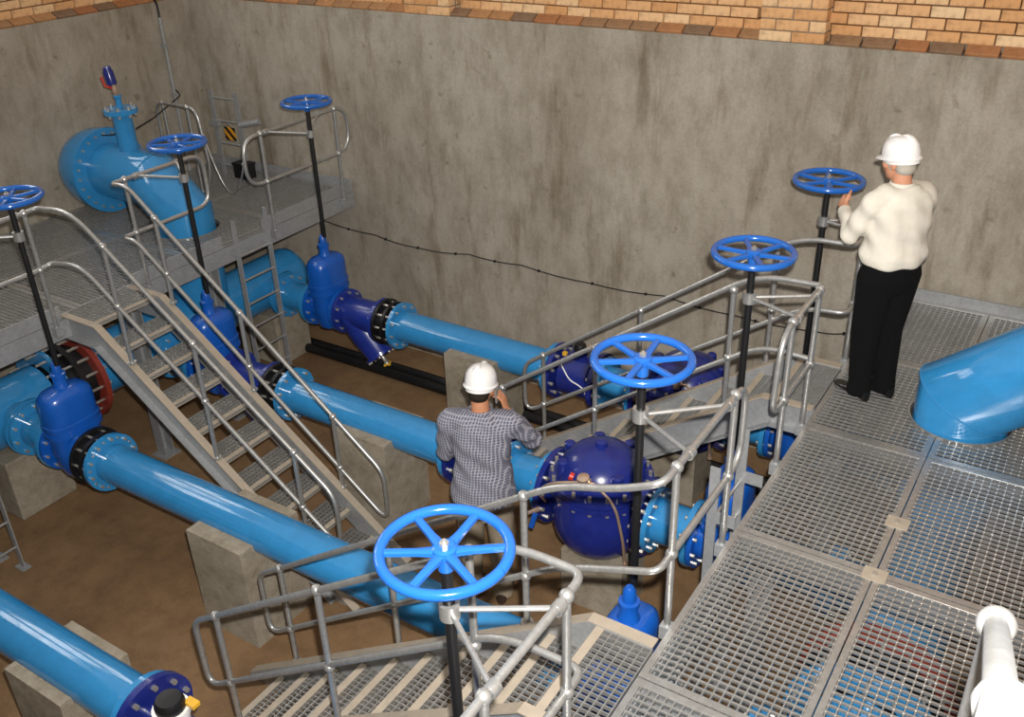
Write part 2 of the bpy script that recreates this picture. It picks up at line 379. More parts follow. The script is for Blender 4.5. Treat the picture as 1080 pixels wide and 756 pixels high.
# ------------------------------------------------------------------ stairs
def stairs(label, x_edge, x_nose, sgn, slope, y0, y1, n):
    """descends towards sgn*X from the platform edge at x_edge; first nosing at x_nose on platform level"""
    t = thing('staircase', label, 'stairs', (x_nose, (y0+y1)/2, 0)); o = Vector((x_nose, (y0+y1)/2, 0))
    rise = ZP/n if slope > .72 else .19; go = rise/slope; xb = x_nose+sgn*ZP/slope
    for y in (y0, y1):
        s_ = 1 if y == y0 else -1; yo = y; up_ = .055; dn = .17
        P = [(x_edge, ZP+.008), (x_nose, ZP+.008), (x_nose+sgn*.04, ZP+.008)]
        top = [(x_edge, ZP+.006), (x_nose+sgn*.05, ZP+.006), (xb+sgn*.06, .04)]
        bot = [(xb-sgn*.19, 0), (x_nose-sgn*.02, ZP-.20), (x_edge, ZP-.20)]
        poly = top+[(xb+sgn*.06, 0)]+bot
        def plate(ya, yb, pl, nm, mat, par):
            m = MB(); k = len(pl); vs = [Vector((x, ya, z))-o for x, z in pl]+[Vector((x, yb, z))-o for x, z in pl]
            m.add(vs, [tuple(range(k-1, -1, -1)), tuple(range(k, 2*k))]+[(i, (i+1) % k, k+(i+1) % k, k+i) for i in range(k)])
            return m.build(nm, mat, par, False)
        st = plate(yo-.004, yo+.004, poly, 'stringer', M['plate'], t)
        # channel flanges
        fl_ = MB()
        for a, b in zip(top[:-1], top[1:]):
            fl_.bar(Vector((a[0], yo-s_*.03, a[1]))-o, Vector((b[0], yo-s_*.03, b[1]))-o, .066, .010)
        fl_.build('stringer_cap', M['nosing'], st, False)
        f2 = MB()
        for a, b in ((bot[0], bot[1]), (bot[1], bot[2])):
            f2.bar(Vector((a[0], yo-s_*.03, a[1]))-o, Vector((b[0], yo-s_*.03, b[1]))-o, .066, .010)
        f2.build('stringer_foot_flange', M['plate'], st, False)
    def tread(xn, xr, z):
        w0, w1 = y0+.006, y1-.006
        m = MB(); a, b = min(xn, xr), max(xn, xr)
        ny = int((w1-w0)/.034)
        for i in range(1, ny):
            y = w0+(w1-w0)*i/ny; m.box((a-o.x, y-.0025-o.y, -.022), (b-o.x, y+.0025-o.y, 0))
        k = max(3, int((b-a)/.038))
        for i in range(0, k+1):
            x = a+(b-a)*i/k; m.box((x-.003-o.x, w0-o.y, -.02), (x+.003-o.x, w1-o.y, .001))
        for y in (w0, w1-.005): m.box((a-o.x, y-o.y, -.05), (b-o.x, y+.005-o.y, .0))
        tr = m.build('tread', M['grate'], t, False, loc=(0, 0, z))
        MB().box((min(xn, xn-sgn*.045)-o.x, w0-o.y, -.032), (max(xn, xn-sgn*.045)-o.x, w1-o.y, .004)).build('nosing', M['nosing'], tr, False)
        bb = tr
    tread(x_nose, x_edge, ZP)
    i = 1
    while ZP-rise*i > .06:
        xn = x_nose+sgn*go*i; tread(xn, xn-sgn*min(.265, go+.03), ZP-rise*i); i += 1
    return t
stairs('grating staircase descending from the near walkway, between the wheels of the third and fourth pipes', XE-.012, -1.60, -1, .69, 2.50, 3.09, 10)
stairs('grating staircase descending from the near walkway beside the man in black trousers', XE-.012, -1.60, -1, .69, 5.60, 6.20, 10)
stairs('galvanised staircase descending from the far walkway over the second pipe strainer', XW+.012, -6.72, 1, .76, 4.0, 4.60, 10)

# ------------------------------------------------------------------ handrails
RT, RB = .0185, .031
def handrail(label, tops, posts, rad=.10, extra=()):
    """tops: list of polylines (world); posts: (x, y, zbase, ztop, zmid)"""
    b = Vector((posts[0][0], posts[0][1], posts[0][2])); t = thing('handrail', label, 'handrail', b)
    for nm, path, r_ in tops:
        MB().tube(rel(fillet(path, r_ if r_ else rad), b), RT, 10).build(nm, M['galv'], t)
    for (x, y, zb, zt, zm) in posts:
        side = zb == ZP and (abs(x+1.33) < .01 or abs(x+7.07) < .01)
        if side: zb = ZP-.15
        p = MB().tube([(0, 0, 0), (0, 0, zt-zb)], RT, 10).build('post', M['galv'], t, loc=Vector((x, y, zb))-b)
        for z in (zt, zm):
            if z: MB().sphere((0, 0, z-zb), RB, 12, 8).build('ball_joint', M['galv'], p)
        if side: MB().box((-.03, -.03, .02), (.03, .03, .10)).build('side_clamp', M['plate'], p, False)
        else: MB().lathe([(0, .036), (.012, .036)], (0, 0, 0), (0, 0, 1), 12).build('foot_flange', M['galv'], p)
    return t
zt, zm = 2.80, 2.30
# A: near walkway, stairs between pipelines three and four
def lineA(x): return 1.13+.685*(x+4.0)
y = 3.17
handrail('galvanised handrail beside the third pipe wheel, running down the stair side', [
    ('rail', [(-1.33, 3.30, zm), (-1.33, y, zm), (-1.60, y, 2.20), (-1.86, y, lineA(-1.86)-.50), (-4.20, y, lineA(-4.20)-.53), (-4.20, y, lineA(-4.20)), (-1.86, y, lineA(-1.86)), (-1.55, y, 2.69), (-1.33, y, zt), (-1.33, 3.32, zt),
              (-1.33, 4.20, zt), (-1.33, 4.20, zm), (-1.33, 3.30, zm)], {'d': .07, 2: .14, 3: .14, 4: .14, 5: .08, 1: .2, 7: .14, 8: .2, 9: .02, 6: .14, 10: .16, 11: .16})],
    [(-1.33, 3.32, ZP, zt, zm), (-1.33, 4.04, ZP, zt, zm), (-2.06, y, 1.62, lineA(-2.06), lineA(-2.06)-.51), (-3.98, y, .30, lineA(-3.98), lineA(-3.98)-.53), (-3.0, y, .95, lineA(-3.0), lineA(-3.0)-.52)])
y = 2.45
def lineA2(x): return 1.45+.685*(x+3.72)
handrail('galvanised handrail around the fourth pipe wheel, running down to a rounded end', [
    ('rail', [(-1.33, 2.32, 2.33), (-1.33, y, 2.33), (-1.72, y, 2.33), (-3.93, y, lineA2(-3.93)-.53), (-3.93, y, lineA2(-3.93)), (-1.68, y, 2.84), (-1.33, y, 2.84), (-1.33, 2.32, 2.83), (-1.33, 1.45, 2.83), (-1.33, 1.45, 2.33), (-1.33, 2.32, 2.33)],
     {'d': .08, 1: .14, 2: .2, 3: .14, 4: .08, 5: .2, 6: .13, 7: .02, 8: .16, 9: .16})],
    [(-1.33, 2.32, ZP, 2.83, 2.33), (-1.33, 1.77, ZP, 2.83, 2.33), (-2.83, y, 1.08, lineA2(-2.83), lineA2(-2.83)-.53), (-3.71, y, .47, lineA2(-3.71), lineA2(-3.71)-.53), (-1.87, y, 1.74, lineA2(-1.87), lineA2(-1.87)-.53)])
# C: stairs beside the man
def lineC(x): return 1.38+.69*(x+3.76)
y = 5.50
handrail('galvanised handrail in front of the second pipe wheel with bracket arms', [
    ('rail', [(-1.33, 5.44, zm), (-1.33, y, zm), (-1.66, y, zm+.02), (-4.0, y, lineC(-4.0)-.53), (-4.0, y, lineC(-4.0)), (-1.74, y, 2.81), (-1.33, y, 2.82), (-1.33, 5.44, 2.82), (-1.33, 4.76, 2.82), (-1.33, 4.70, zm), (-1.33, 5.44, zm)],
     {'d': .08, 1: .1, 2: .2, 3: .14, 4: .08, 5: .2, 6: .05, 7: .02, 8: .18, 9: .14})],
    [(-1.33, 5.44, ZP, 2.82, zm), (-1.33, 4.93, ZP, 2.82, zm), (-1.89, y, 1.74, lineC(-1.89), lineC(-1.89)-.5), (-2.90, y, 1.03, lineC(-2.90), lineC(-2.90)-.53), (-3.74, y, .45, lineC(-3.74), lineC(-3.74)-.53)])
y = 6.27
def lineD(x): return 1.29+.71*(x+3.84)
handrail('galvanised handrail on the wall side of the far stair, ending behind the man in white', [
    ('rail', [(-1.33, 6.42, zm), (-1.33, y, zm), (-1.62, y, 2.28), (-4.02, y, lineD(-4.02)-.50), (-4.02, y, lineD(-4.02)), (-1.72, y, 2.80), (-1.33, y, 2.81), (-1.33, 6.42, 2.81), (-1.33, 7.25, 2.81), (-1.33, 7.25, zm), (-1.33, 6.42, zm)],
     {'d': .08, 1: .1, 2: .2, 3: .16, 4: .10, 5: .2, 6: .10, 7: .02, 8: .16, 9: .16})],
    [(-1.33, 6.45, ZP, 2.81, zm), (-1.33, 7.05, ZP, 2.81, zm), (-1.86, y, 1.75, lineD(-1.86), lineD(-1.86)-.5), (-2.90, y, 1.05, lineD(-2.9), lineD(-2.9)-.5), (-3.82, y, .40, lineD(-3.82), lineD(-3.82)-.5)])
# B: far walkway stairs
zt2, zm2 = 2.84, 2.36
y = 3.97
def lineB(x): return 2.67-.745*(x+6.31)
handrail('galvanised handrail bending from the third pipe wheel down the far walkway stair', [
    ('rail', [(-7.07, 3.86, zm2), (-7.07, y, zm2+.02), (-6.68, y, lineB(-6.68)-.50), (-4.22, y, lineB(-4.22)-.50), (-4.22, y, lineB(-4.22)), (-6.62, y, 2.90), (-7.07, y, zt2+.01), (-7.07, 3.86, zt2), (-7.07, 3.05, zt2), (-7.07, 3.05, zm2), (-7.07, 3.86, zm2)],
     {'d': .08, 1: .10, 2: .25, 3: .18, 4: .12, 5: .25, 6: .10, 7: .02, 8: .16, 9: .16})],
    [(-7.07, 3.86, ZP, zt2, zm2), (-7.07, 3.2, ZP, zt2, zm2), (-6.31, y, 1.66, lineB(-6.31), lineB(-6.31)-.50), (-5.48, y, 1.02, lineB(-5.48), lineB(-5.48)-.5), (-4.58, y, .33, lineB(-4.58), lineB(-4.58)-.5)])
y = 4.66
def lineE(x): return 2.60-.80*(x+6.55)
handrail('galvanised handrail looping round the second pipe wheel and down the far stair', [
    ('rail', [(-7.07, 4.80, zm2), (-7.07, y, zm2), (-6.90, y, lineE(-6.9)-.52), (-4.36, y, lineE(-4.36)-.50), (-4.36, y, lineE(-4.36)), (-6.86, y, 2.86), (-7.07, y, zt2), (-7.07, 4.80, zt2), (-7.07, 5.64, zt2), (-7.07, 5.64, zm2), (-7.07, 4.80, zm2)],
     {'d': .08, 1: .07, 2: .09, 3: .16, 4: .12, 5: .10, 6: .07, 7: .02, 8: .15, 9: .15})],
    [(-7.07, 4.80, ZP, zt2, zm2), (-7.07, 5.40, ZP, zt2, zm2), (-6.58, y, 1.85, lineE(-6.58), lineE(-6.58)-.50), (-5.74, y, 1.22, lineE(-5.74), lineE(-5.74)-.5), (-4.84, y, .53, lineE(-4.84), lineE(-4.84)-.5)])
handrail('closed loop of galvanised guard rail at the back wall end of the far walkway', [
    ('rail', [(-7.07, 6.9, zm2), (-7.07, 6.13, zm2), (-7.07, 6.13, zt2), (-7.07, 7.62, zt2), (-7.07, 7.62, zm2), (-7.07, 6.9, zm2)], .2)],
    [(-7.07, 6.38, ZP, zt2, zm2), (-7.07, 7.44, ZP, zt2, zm2)])
handrail('short hooped galvanised guard rail standing on the far walkway next to the conduit', [
    ('rail', [(-8.90, 6.78, 1.95), (-9.10, 6.78, 2.2), (-9.10, 6.78, 2.85), (-8.42, 6.76, 2.85), (-8.36, 6.76, 2.2), (-8.46, 6.76, 1.95)], .14)],
    [(-8.98, 6.78, ZP, 2.85, None), (-8.56, 6.76, ZP, 2.85, None)])
# rail of the stair by the camera
b = Vector((.02, 1.33, 2.2))
handrail('pale handrail with ball joints sloping away beside the camera position', [
    ('rail', [(.02, -.10, 5.15), (.03, .82, 4.53), (.015, 1.33, 4.19)], 0.01)],
    [(.015, 1.33, ZP, 4.19, None), (.035, .80, ZP, 4.535, None)])

# ------------------------------------------------------------------ ladders
def ladder(label, x, y0, y1, ztop, sg, n=7):
    t = thing('ladder', label, 'ladder', (x, (y0+y1)/2, 0)); h = (y1-y0)/2
    for s_ in (-1, 1):
        st = MB().box((-.03, s_*h-.006, 0), (.03, s_*h+.006, ztop)).build('stile', M['plate'], t, False)
        MB().box((min(sg*.03, sg*.14), s_*h-.005, ZP-.12), (max(sg*.03, sg*.14), s_*h+.005, ZP-.04)).build('fixing_bracket', M['plate'], st, False)
        MB().box((-.06, s_*h-.04, 0), (.06, s_*h+.04, .01)).build('foot_plate', M['plate'], st, False)
    for i in range(n):
        z = .22+i*.26
        if z < ztop-.2: MB().tube([(0, -h, z), (0, h, z)], .011, 8).build('rung', M['galv'], t)
    return t
ladder('galvanised vertical ladder under the far walkway between the first and second pipes', -6.98, 5.78, 6.20, 2.16, -1)
ladder('galvanised vertical ladder at the far walkway beside the third pipe valve plinth', -6.98, 2.52, 2.94, 2.16, -1)
ladder('galvanised vertical ladder rising past the near walkway edge between two handwheels', -1.48, 4.27, 4.73, 2.16, 1)
t = thing('ladder', 'grey wall ladder standing in the far corner behind the chain and striped sign', 'ladder', (-8.66, 7.36, ZP))
for s_ in (-1, 1): MB().box((s_*.2-.03, -.01, 0), (s_*.2+.03, .01, .98)).build('stile', M['plate'], t, False)
for i in range(4): MB().tube([(-.2, 0, .12+i*.26), (.2, 0, .12+i*.26)], .011, 8).build('rung', M['plate'], t)
MB().box((-.25, -.05, .58), (-.1, -.01, .64)).build('fixing_bracket', M['plate'], t, False)
MB().tube([(.2, 0, .62), (.38, .03, .66), (.47, .05, .68)], .035, 8).build('lamp_arm', M['plate'], t)
# chain with striped sign
a_, c_ = Vector((-8.375, 6.76, 2.56)), Vector((-7.09, 6.13, 2.60))
t = thing('safety_chain', 'thin chain sagging between two guard rails before the corner ladder', 'chain', a_)
MB().tube([(c_-a_)*(i/18)-Vector((0, 0, .46*math.sin(PI*i/18)**.9)) for i in range(19)], .009, 6).build('chain_links', M['galv'], t)
MB().sphere((0, 0, 0), .02, 8, 6).build('end_hook', M['galv'], t); MB().sphere(c_-a_, .02, 8, 6).build('end_hook', M['galv'], t)
def stripes():
    m, nt, bb = nmat('hazard_stripes'); wv = nt.nodes.new('ShaderNodeTexWave'); wv.inputs['Scale'].default_value = 5.2; wv.bands_direction = 'DIAGONAL'
    tc = nt.nodes.new('ShaderNodeTexCoord'); nt.links.new(tc.outputs['Object'], wv.inputs[0])
    r = ramp(nt, wv.outputs['Fac'], [(.45, (.012, .01, .006)), (.5, (.62, .27, .015))]); r.color_ramp.interpolation = 'CONSTANT'
    nt.links.new(r.outputs[0], bb.inputs['Base Color']); bb.inputs['Roughness'].default_value = .5; return m
t = thing('warning_sign', 'small yellow and black striped plate hanging at the corner ladder', 'sign', (-8.62, 7.34, 2.41))
MB().box((-.085, -.006, -.075), (.085, 0, .075)).build('sign_plate', stripes(), t, False)
MB().tube([(-.06, -.003, .075), (0, -.003, .12), (.06, -.003, .075)], .004, 6).build('hanger', M['zinc'], t)
t = thing('junction_box', 'black box low on the wall in the far corner beside the ladder', 'box', (-8.44, 7.30, ZP+.03))
MB().box((-.11, -.07, 0), (.11, .07, .17)).build('box_body', M['black'], t, False, bevel=.008); MB().box((-.115, -.075, .15), (.115, .075, .18)).build('box_lid', M['black'], t, False)

# ------------------------------------------------------------------ pipework
PY = [6.74, 5.16, 3.60, 2.05]; PZ, PR = .90, .162
def flange(par, x, r=.235, th=.034, mat=None, bolts=10, rb=.20, ri=.1, br=.015, o=(0,0,0), ax=(1,0,0), name='flange', bt=.022):
    f = MB().ring(x-th/2, x+th/2, ri, r, o, ax).build(name, mat or M['pipe'], par)
    MB().bolts(x-th/2-bt, x+th/2+bt, rb, bolts, br, o, ax).build('bolts', M['zinc'], f, kind='stuff')
    return f
PN = ['pipe beside the back wall', 'second pipe from the back wall', 'third pipe from the back wall', 'fourth pipe from the back wall']
xs = [(-5.83, -3.97), (-5.83, -3.97), (-6.38, -2.02), (-6.46, -3.97)]
for i in range(4):
    a, b_ = xs[i]
    t = thing('steel_pipe', 'long light blue '+PN[i]+', carried on a concrete plinth', 'pipe', ((a+b_)/2, PY[i], PZ), 'main light blue pipes'); L = (b_-a)/2
    MB().lathe([(-L, PR), (L, PR)], n=40).build('pipe_body', M['pipe'], t)
    for s_ in (-1, 1): flange(t, s_*(L-.02), .245, .04, M['pipe'], 10, .21, PR-.004)
# plinths
def plinth(label, x, y, hw=.27, hl=.28, ztop=PZ, r=PR+.002, zc=PZ):
    pts = [(-hw, 0), (hw, 0), (hw, ztop)]
    if r:
        for k in range(11):
            a = -PI*k/10 if ztop >= zc-.001 else None
            if a is None: break
            pts.append((r*math.cos(a), zc+r*math.sin(a)))
        if ztop < zc-.001:
            w_ = math.sqrt(max(0, r*r-(zc-ztop)**2)); a0 = math.asin(w_/r) if w_ else 0
            for k in range(11):
                a = a0-2*a0*k/10; pts.append((r*math.sin(a), zc-r*math.cos(a)))
    pts.append((-hw, ztop)); k = len(pts)
    m = MB().add([(-hl, p[0], p[1]) for p in pts]+[(hl, p[0], p[1]) for p in pts], [tuple(range(k)), tuple(range(2*k-1, k-1, -1))]+[(i, k+i, k+(i+1) % k, (i+1) % k) for i in range(k)])
    o_ = m.build('pipe_plinth', M['plinth'], smooth=False, loc=(x, y, 0)); tag(o_, label, 'plinth', 'concrete plinths'); return o_
plinth('concrete plinth with saddle under the long pipe beside the back wall', -4.80, PY[0])
plinth('concrete plinth with saddle under the second pipe, behind the far stair foot', -4.82, PY[1])
plinth('concrete plinth with saddle under the third pipe, in the open floor', -4.84, PY[2], .29)
plinth('concrete plinth under the fourth pipe', -4.75, PY[3], .24)
plinth('low concrete plinth under the bulbous control valve of the second pipe', -2.62, PY[1]-.02, .2, .26, .50, 0)
plinth('low concrete plinth under the control valve of the pipe beside the back wall', -2.72, PY[0], .2, .26, .50, 0)
# header pipes
HXL, HXR, HR = -7.88, -.45, .29
def header(label, hx, sg, ys, hole, y0, y1):
    t = thing('header_pipe', label, 'pipe', (hx, 4, PZ)); o_ = Vector((hx, 4, PZ))
    for (a, b_) in ((y0, 3.98), (4.44, y1)):
        MB().lathe([(a-4, HR), (b_-4, HR)], (0, 0, 0), (0, 1, 0), 40).build('header_body', M['pipe'], t)
    MB().lathe([(0, HR), (.06, HR*.95), (.11, HR*.8), (.145, HR*.5), (.155, .02)], (0, y1-4, 0), (0, 1, 0), 32).build('end_cap', M['pipe'], t)
    for yy in ys:
        br = MB().lathe([(.1*sg, .17), ((.46)*sg, .17)], (0, yy-4, 0), (1, 0, 0), 32).build('branch', M['pipe'], t)
        flange(br, .44*sg, .255, .045, M['pipe'], 12, .215, .165, .014, (0, yy-4, 0))
    # vertical riser with neck into the header
    hx_, hy_ = hole[0]-hx, hole[1]-4
    return t
HL = header('large light blue header pipe under the far walkway', HXL, 1, PY[:3]+[2.05], LH, .8, 7.18)
HRt = header('large light blue header pipe under the near walkway grating', HXR, -1, PY[:4], RH, .8, 7.18)
# coupling on headers
def coupling(label, hx):
    t = thing('dismantling_joint', label, 'pipe coupling', (hx, 4.20, PZ))
    MB().ring(-.17, -.13, HR-.01, .43, ax=(0, 1, 0)).build('light_flange', M['pipe'], t)
    MB().lathe([(-.13, .33), (.16, .33)], ax=(0, 1, 0), n=36).build('sleeve', M['black'], t)
    MB().ring(.16, .215, HR-.01, .44, ax=(0, 1, 0)).build('red_flange', M['red'], t)
    MB().ring(-.02, .03, .32, .42, ax=(0, 1, 0)).build('gland_ring', M['black'], t)
    MB().bolts(-.27, .26, .385, 16, .013, ax=(0, 1, 0)).build('tie_rods', M['zinc'], t, kind='stuff')
coupling('black coupling with red flange on the far header, under the stair head', HXL)
coupling('black coupling with red flange on the near header, under the grating', HXR)
# risers with mitred elbows
def riser(label, hx, hy, sg, zc, x_end, r=.285):
    t = thing('elbow_pipe', label, 'pipe', (hx, hy, PZ+.2))
    pts = [(0, 0, 0), (0, 0, zc-PZ-.2-.30), (sg*.36, 0, zc-PZ-.2), (x_end-hx, 0, zc-PZ-.2)]
    n = 40; rs = []
    V = [Vector(p) for p in pts]
    for i, p in enumerate(V):
        d0 = (V[i]-V[i-1]).normalized() if i else (V[1]-V[0]).normalized(); d1 = (V[i+1]-V[i]).normalized() if i < len(V)-1 else d0
        nrm = (d0+d1).normalized()
        ring = []
        for k in range(n):
            a = 2*PI*k/n; u = Vector((0, 1, 0)); v = d0.cross(u).normalized(); q = p+(u*math.cos(a)+v*math.sin(a))*r
            q = q+d0*((p-q).dot(nrm)/d0.dot(nrm)); ring.append(q)
        rs.append(ring)
    MB().rings(rs).build('elbow_body', M['pipe'], t)
    for i in (1, 2):            # weld beads
        ring = rs[i]; MB().tube(ring+[ring[0]], .006, 6, False).build('weld_seam', M['pipe'], t)
    return t
t = riser('large light blue mitred elbow rising through the far walkway to the wall flange', LH[0], LH[1], -1, 2.36, -8.98)
b_ = Vector((LH[0], LH[1], PZ+.2)); zc = 2.36-PZ-.2
flange(t, -8.87-b_.x, .44, .05, M['pipe'], 24, .385, .28, .013, (0, 0, zc), bt=.02)
MB().lathe([(-9.37-b_.x, .24), (-9.30-b_.x, .30), (-9.20-b_.x, .37), (-9.06-b_.x, .42), (-8.91-b_.x, .43)], (0, 0, zc), (1, 0, 0), 40).build('wall_collar', M['pipe'], t)
vb = MB().lathe([(.15, .095), (.66, .095)], (-8.46-b_.x, 0, zc), (0, 0, 1), 28).build('vent_branch', M['pipe'], t)
flange(vb, .665, .165, .045, M['pipe'], 8, .135, .02, .014, (-8.46-b_.x, 0, zc), (0, 0, 1), bt=.03)
av = thing('air_valve', 'small blue air valve with red lever on top of the elbow branch', 'valve', (-8.46, LH[1], 3.05))
MB().lathe([(0, .03), (.10, .03), (.11, .04), (.13, .04), (.13, .022)], ax=(0, 0, 1), n=16).build('valve_neck', M['pipe'], av)
MB().lathe([(.13, .02), (.17, .03), (.21, .02), (.24, .02)], ax=(.05, -.1, 1), n=12).build('ball_cock', M['copper'], av)
MB().tube([(0, -.03, .2), (-.07, -.06, .22), (-.10, -.06, .31)], .012, 6).build('lever', M['redp'], av)
MB().lathe([(.22, .03), (.24, .05), (.36, .05), (.38, .04), (.40, .04), (.41, .02)], ax=(-.08, -.06, 1), n=16).build('valve_cap', M['navy'], av)
t2 = riser('large light blue mitred elbow rising through the near walkway grating beside the man', RH[0], RH[1], 1, 2.36, XR+.0, .29)
# sensing cable on elbow
sc_ = thing('sensor_cable', 'thin dark cable looping from the conduit over the elbow branch', 'cable', (-9.3, 7.2, 2.8))
MB().tube(fillet([(0, .04, .06), (.12, 0, .02), (.5, -.7, -.03), (.86, -1.2, .02)], .1), .008, 6).build('cable_run', M['black'], sc_)
MB().tube(fillet([(.88, -1.33, .02), (.6, -1.33, -.05), (.22, -1.33, -.1), (.12, -1.33, -.2)], .08), .008, 6).build('cable_tail', M['black'], sc_)

# gate valves
def superring(rx, ry, z, n=28, e=3.0):
    out = []
    for k in range(n):
        a = 2*PI*k/n; c, s_ = math.cos(a), math.sin(a)
        out.append((rx*math.copysign(abs(c)**(2/e), c), ry*math.copysign(abs(s_)**(2/e), s_), z))
    return out
def gate_valve(label, x, y):
    t = thing('gate_valve', label, 'valve', (x, y, PZ), 'blue gate valves')
    b = MB().lathe([(-.19, .155), (-.13, .165), (.13, .165), (.19, .155)], n=28).rings([superring(.10, .15, -.2), superring(.12, .19, -.1), superring(.125, .205, .05), superring(.125, .205, .2)])
    b.build('valve_body', M['valve'], t)
    for s_ in (-1, 1): flange(t, s_*.185, .24, .035, M['valve'], 10, .205, .1, .014)
    bo = MB().rings([superring(.155, .235, .20), superring(.155, .235, .235), superring(.140, .220, .238), superring(.140, .220, .275), superring(.152, .232, .278), superring(.152, .232, .31),
                     superring(.142, .222, .315), superring(.140, .218, .50), superring(.132, .206, .545), superring(.11, .17, .58), superring(.06, .07, .60)]).build('bonnet', M['valve'], t)
    bb = MB()
    for k in range(8):
        a = 2*PI*(k+.5)/8; bb.lathe([(.31, .014), (.33, .014)], (.12*math.cos(a)*1.12, .19*math.sin(a)*1.1, 0), (0, 0, 1), 6)
    bb.build('bonnet_bolts', M['zinc'], bo, kind='stuff')
    MB().lathe([(.55, .068), (.60, .066), (.62, .054), (.69, .050), (.695, .060), (.72, .060), (.725, .040), (.80, .035), (.82, .02)], ax=(0, 0, 1), n=20).build('stem_neck', M['valve'], t)
    return t
XGL, XGR = -6.78, -1.67
for i in range(3): gate_valve('blue gate valve at the far walkway on the '+PN[i], XGL, PY[i])
for i in range(4): gate_valve('blue gate valve at the near walkway on the '+PN[i], XGR, PY[i])
# spools from header branch to valves
def spool(label, x0, x1, y, cat='pipe'):
    t = thing('spool_pipe', label, cat, ((x0+x1)/2, y, PZ), 'short light blue spool pipes'); L = (x1-x0)/2
    MB().lathe([(-L, PR), (L, PR)], n=32).build('pipe_body', M['pipe'], t)
    for s_ in (-1, 1): flange(t, s_*(L-.02), .245, .04, M['pipe'], 10, .21, PR-.004)
for i in range(3): spool('short light blue spool at the far header, '+PN[i], HXL+.47, XGL-.21, PY[i])
for i in range(4): spool('short light blue spool at the near header, '+PN[i], XGR+.21, HXR-.47, PY[i])
# adaptors
def adaptor(label, x, y, L=.09):
    t = thing('flange_adaptor', label, 'pipe coupling', (x, y, PZ), 'black flange adaptors')
    MB().lathe([(-L, .19), (L, .19)], n=32).build('sleeve', M['black'], t)
    MB().ring(-L, -L+.035, .15, .245).build('adaptor_flange', M['black'], t); MB().ring(L*.2, L*.2+.035, .15, .235).build('gland_ring', M['black'], t)
    MB().bolts(-L-.05, L+.05, .212, 10, .012, ph=.5).build('tie_rods', M['zinc'], t, kind='stuff')
adaptor('black bolted adaptor between strainer and pipe on the pipe beside the back wall', -5.94, PY[0]); adaptor('black bolted adaptor between strainer and pipe on the second pipe', -5.94, PY[1])
adaptor('black bolted adaptor between gate valve and pipe on the third pipe', -6.475, PY[2], .09)
def strainer(label, x0, x1, y):
    t = thing('pipe_strainer', label, 'strainer', ((x0+x1)/2, y, PZ), 'dark blue strainers'); L = (x1-x0)/2
    MB().lathe([(-L, .16), (-L*.6, .17), (L*.6, .175), (L, .165)], n=32).build('strainer_body', M['strainer'], t)
    for s_ in (-1, 1): flange(t, s_*(L-.02), .24, .036, M['strainer'], 10, .205, .1, .014)
    d = Vector((.62, 0, -.78)).normalized()
    MB().lathe([(0, .175), (.26, .175), (.46, .155), (.50, .150)], (-.16, 0, -.02), d, 28).build('basket_leg', M['strainer'], t)
    c = MB().lathe([(.50, .178), (.53, .178), (.54, .13), (.55, .05)], (-.16, 0, -.02), d, 28).build('leg_cover', M['strainer'], t)
    MB().bolts(.525, .55, .16, 8, .012, (-.16, 0, -.02), d).build('bolts', M['zinc'], c, kind='stuff')
    e = Vector((-.16, 0, -.02))+d*.55
    dc = MB().lathe([(0, .022), (.06, .022), (.07, .03), (.09, .03)], e, d, 10).build('drain_cock', M['zinc'], t)
    MB().box((e+d*.09-Vector((.035, .012, .012))), (e+d*.09+Vector((.035, .012, .012)))).box((e+d*.09-Vector((.01, .05, .01))), (e+d*.09+Vector((.01, .05, .01)))).build('cock_handle', M['yellow'], dc, False)
strainer('dark blue angled strainer with yellow drain cock on the pipe beside the back wall', -6.57, -6.04, PY[0])
strainer('dark blue angled strainer on the second pipe, beyond the far stair', -6.57, -6.04, PY[1])
# flow meters
def meter(label, x0, x1, y, box=True, slim=False):
    t = thing('flow_meter', label, 'meter', ((x0+x1)/2, y, PZ), 'navy flow meters'); L = (x1-x0)/2
    MB().lathe([(-L, .11), (-L*.9, .11), (L*.9, .12), (L, .12)] if slim else [(-L, .15), (-L*.75, .165), (-L*.6, .20), (L*.6, .20), (L*.75, .165), (L, .15)], n=32).build('meter_body', M['navy'], t)
    for s_ in (-1, 1): flange(t, s_*(L-.022), .265, .044, M['navy'], 10, .22, .1, .017, bt=.028)
    if box:
        MB().lathe([(.19, .03), (.30, .03)], ax=(0, 0, 1), n=12).build('neck', M['navy'], t)
        bx = MB().box((-.07, -.10, .30), (.07, .10, .42)).build('terminal_box', M['cream'], t, False, bevel=.012); MB().box((-.075, -.105, .40), (.075, .105, .425)).build('box_lid', M['cream'], bx, False)
    else:
        q = (-.245, 0, -.06) if slim else (0, 0, 0); k = 1 if slim else .7
        MB().lathe([(.15, .09*k), (.22, .09*k), (.22, .105*k), (.26, .105*k)], q, (0, 0, 1), 20).build('register_ring', M['white'] if slim else M['navy'], t)
        MB().lathe([(.26, .085*k), (.30, .085*k), (.33, .07*k), (.335, .01)], q, (0, 0, 1), 20).build('register', M['black'], t)
        MB().box((.05+q[0], .05, .26+q[2]), (.13+q[0], .10, .285+q[2])).build('seal_tag', M['yellow'], t, False)
    if not slim: MB().tube(fillet([(-.12, -.15, .16), (.0, -.205, .05), (.1, -.2, .02), (L+.05, -.2, -.1)], .05), .006, 6).build('signal_wire', M['white'], t)
    if not slim: MB().box((-.16, -.05, .19), (-.12, -.02, .225)).build('yellow_tag', M['yellow'], t, False)
meter('navy flow meter with cream terminal box, beside the man in the checked shirt', -3.95, -3.47, PY[1])
meter('navy flow meter between flanges on the pipe beside the back wall', -3.95, -3.47, PY[0], False)
